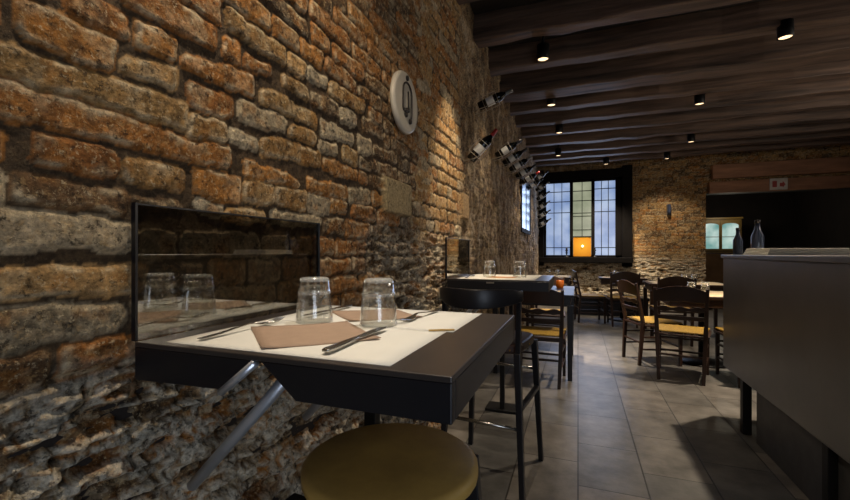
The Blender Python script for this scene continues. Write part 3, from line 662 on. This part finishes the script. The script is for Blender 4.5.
# ------------------------------------------------------------------ grey service counter on the right
k = thing('service_counter', 'large grey service counter standing on black legs at right', 'counter', (1.0, 2.4, 0))
MB().box(.012, .72, -1.15, 1.235, .355, 1.155).build('cabinet_body', M['grey'], k, .004)
MB().box(0, .74, -1.16, 1.245, 1.155, 1.18).build('worktop', M['grey'], k, .003)
for y in (-1.05, -.1, .88):
    for x in (.04, .68): MB().box(x-.025, x+.025, y-.025, y+.025, 0, .355).build('leg', M['iron'], k, .003)
MB().box(.05, .66, -1.0, .74, 0, .355).build('plinth', M['greyleg'], k, .003)
o = thing('menu_stack', 'stack of cream menus lying on the grey counter', 'menus', (1.30, 3.32, 1.18))
for q in range(4): MB().box(-.2+.004*q, .2-.003*q, -.2, .2-.005*q, .011*q, .011*q+.010).build('menu', M['paper'], o, .002)
def prop_bottle(x, y, s, label):
    o = thing('water_bottle', label, 'bottle', (x, y, 1.18), 0, 'bottles on the counter')
    MB().lathe([(.032*s, 0), (.034*s, .006), (.034*s, .12*s), (.014*s, .17*s), (.013*s, .205*s), (0, .205*s)], 18).build('body', M['bluish'], o, 0, True)
    MB().lathe([(.015*s, .205*s), (.015*s, .225*s), (0, .226*s)], 12).build('cap', M['dark'], o, 0, True)
prop_bottle(1.062, 3.50, .85, 'small blue grey bottle on the counter, left of the menus'); prop_bottle(1.20, 3.57, 1.1, 'taller blue grey bottle on the counter behind the menus')

# glazed cabinet in the next room, exit sign, wall light
cb = thing('display_cabinet', 'olive wood wall cabinet with two lit arched glass doors', 'cabinet', (3.29, 11.9, 1.2))
MB().box(-.46, .40, 0, .30, -.02, .80).build('carcass', M['cab'], cb, .005)
def arch_pts(x0, x1, z0, z1, n=10):
    r_ = (x1-x0)/2; cx = (x0+x1)/2; p = [(x0, z0), (x1, z0)]
    return p+[(cx+r_*math.cos(PI*q/n), z1-r_*.35+r_*.35*math.sin(PI*q/n)) for q in range(n+1)]
litg = frosted('lit_cabinet_glass', '5f9a94', 'e4f6ec', .85)
for x0, x1 in ((-.40, -.07), (.0, .33)):
    d = MB().box(x0-.03, x1+.03, -.02, 0, .03, .76).build('door', M['cab'], cb, .003)
    MB().prism(arch_pts(x0, x1, .08, .70), -.026, -.02).build('pane', litg, d)
    MB().box(x0, x1, -.032, -.026, .36, .375).build('glazing_bar', M['cab'], d)
MB().box(-.48, .42, -.04, .30, .80, .84).build('cornice', M['cab'], cb, .005)
l = bpy.data.lights.new('cabinet_fill', 'POINT'); l.energy = 9; l.color = (1, .9, .7); l.shadow_soft_size = .08  # unseen point light added in front to brighten the cabinet frame and low wall
lo = bpy.data.objects.new('cabinet_fill', l); C.objects.link(lo); lo.parent = cb; lo.location = (-.05, -.55, .95)
sh = MB().box(2.75, 4.6, 11.85, 12.3, 1.10, 1.18).build('wall_shelf', M['wood'], None, .004); tag(sh, 'dark shelf under the lit cabinet in the next room', 'shelf')
sg = thing('exit_sign', 'small white sign with red symbols on the timber lintel', 'sign', (3.62, YB-.10, 2.51))
MB().box(-.14, .14, -.03, 0, -.11, .11).build('panel', M['white'], sg, .004)
MB().box(-.10, -.03, -.033, -.03, -.06, .06).prism([(.015, -.05), (.06, -.05), (.06, -.075), (.105, -.01), (.06, .055), (.06, .02), (.015, .02)], -.033, -.03).build('symbol', plain('sign_red', 'b0392e', .5), sg)
sc = thing('wall_light', 'slim blue grey wall light on the brick pier', 'wall light', (1.79, YB-.03, 2.10))
MB().box(-.04, .04, -.02, .015, -.12, .10).build('back_plate', M['greyleg'], sc, .005)
MB().lathe([(.03, -.10), (.035, -.06), (.035, .06), (.02, .10)], 14, Matrix.Translation((0, -.055, 0))).build('lamp_shade', M['bluish'], sc, 0, True)

# ------------------------------------------------------------------ on the left wall: plate, wine bottles in wire cradles
pl = thing('wall_plate', 'round white plate with a dark looped motif on the brick wall', 'plate', (XL+.035, 1.93, 1.962))
RY = Matrix.Rotation(PI/2, 4, 'Y')
MB().lathe([(.155, -.016), (.155, -.004), (.150, .006), (.135, .006), (.0, .004)], 40, RY).build('plate_body', M['plate'], pl, 0, True)
loop = [(-.045, -.05)]+[(-.055+.0*q, -.04+.02*q) for q in range(5)]+[(-.055+.055*(1-math.cos(PI*q/8)), .05+.05*math.sin(PI*q/8)) for q in range(1, 8)]+[(.055, .05-.025*q) for q in range(5)]+[(.045, -.075)]
m = MB().tube([(.010, a, b) for a, b in loop], .0052, 6).tube([(.010, .01, .06), (.010, .012, -.03)], .004, 6)
for a, b in ((-.02, -.045), (.01, -.035), (-.015, -.065), (.04, -.085), (-.0, .125)): m.lathe([(.015, -.005), (.013, .006), (0, .01)], 10, Matrix.Translation((.008, a, b)) @ RY)
m.build('motif', M['ink'], pl, 0, True)

def wine(label, cap, lab):
    o = thing('wine_bottle', label, 'bottle', group='wine bottles in wire cradles on the left wall')
    MB().lathe([(.0, .008), (.034, 0), (.038, .006), (.038, .185), (.034, .205), (.017, .235), (.0145, .245), (.0145, .262), (0, .262)], 22, None, False).build('bottle_body', M['bottle'], o, 0, True)
    MB().lathe([(.0385, .075), (.0388, .077), (.0388, .138), (.0385, .14)], 22, None, False).build('label_paper', M['label'], o, 0, True)
    MB().lathe([(.0155, .245), (.0162, .25), (.0158, .305), (.0, .307)], 16, None, False).build('capsule', M[cap], o, 0, True)
    return o
def cradle(x, y, z, al, label):
    """wire loops that hold one bottle: two rectangles round it and two arms back to the wall"""
    o = thing('bottle_cradle', label, 'bottle rack', (x, y, z), group='wire bottle cradles on the left wall')
    d = Vector((math.cos(al), 0, math.sin(al))); n = Vector((-math.sin(al), 0, math.cos(al))); Y = Vector((0, 1, 0))
    for t in (.05, .17):
        c_ = d*t; q = .046
        MB().tube([c_-n*q-Y*q, c_-n*q+Y*q, c_+n*q+Y*q, c_+n*q-Y*q], .0022, 6, None, True).build('wire_loop', M['wire'], o)
    for s_ in (-1, 1):
        for e in (-1, 1):
            a_ = d*.05+n*.046*e+Y*.046*s_; b2 = d*.17+n*.046*e+Y*.046*s_
            MB().tube([a_, b2], .0022, 6).build('wire_rod', M['wire'], o)
    for s_ in (-1, 1):
        a_ = d*.05-n*.046+Y*.046*s_; MB().tube([a_, Vector((XL+.015-x, a_.y, a_.z-.02))], .003, 6).build('wall_arm', M['wire'], o)
    return o
first_b = {}
def bottle_at(x, y, z, deg, cap, label):
    al = math.radians(deg)
    if cap not in first_b:
        o = wine(label, cap, 1); first_b[cap] = o; o.location = (x, y, z)
    else: o = dup(first_b[cap], (x, y, z), None, label)
    o.rotation_euler = (0, PI/2-al, 0)
    cradle(x, y, z, al, 'grey wire cradle holding the '+label.replace('dark wine bottle', 'bottle').replace('wine bottle', 'bottle'))
bottle_at(-.80, 3.47, 2.45, 20, 'foil', 'topmost dark wine bottle tilting from the left wall')
bottle_at(-.80, 3.17, 1.93, 46, 'red', 'red capped wine bottle tilting below the topmost one')
ords = ['first', 'second', 'third', 'fourth', 'fifth', 'sixth', 'seventh', 'eighth']
for i, y in enumerate((4.28, 4.72, 5.2, 5.75, 6.35, 7.0)):
    bottle_at(-.80, y, 2.20+.012*i, 30, ('dark', 'dark', 'foil', 'dark', 'red', 'dark', 'foil', 'dark')[i], ords[i]+' dark wine bottle from the camera in the long row')
for i, (y, z) in enumerate(((8.35, 2.62), (8.6, 2.45), (8.75, 2.28), (8.9, 2.10), (9.05, 1.93), (9.2, 1.76))):
    bottle_at(-.80, y, z, 32, ('dark', 'foil')[i % 2], ords[i]+' dark wine bottle from the top in the corner column')
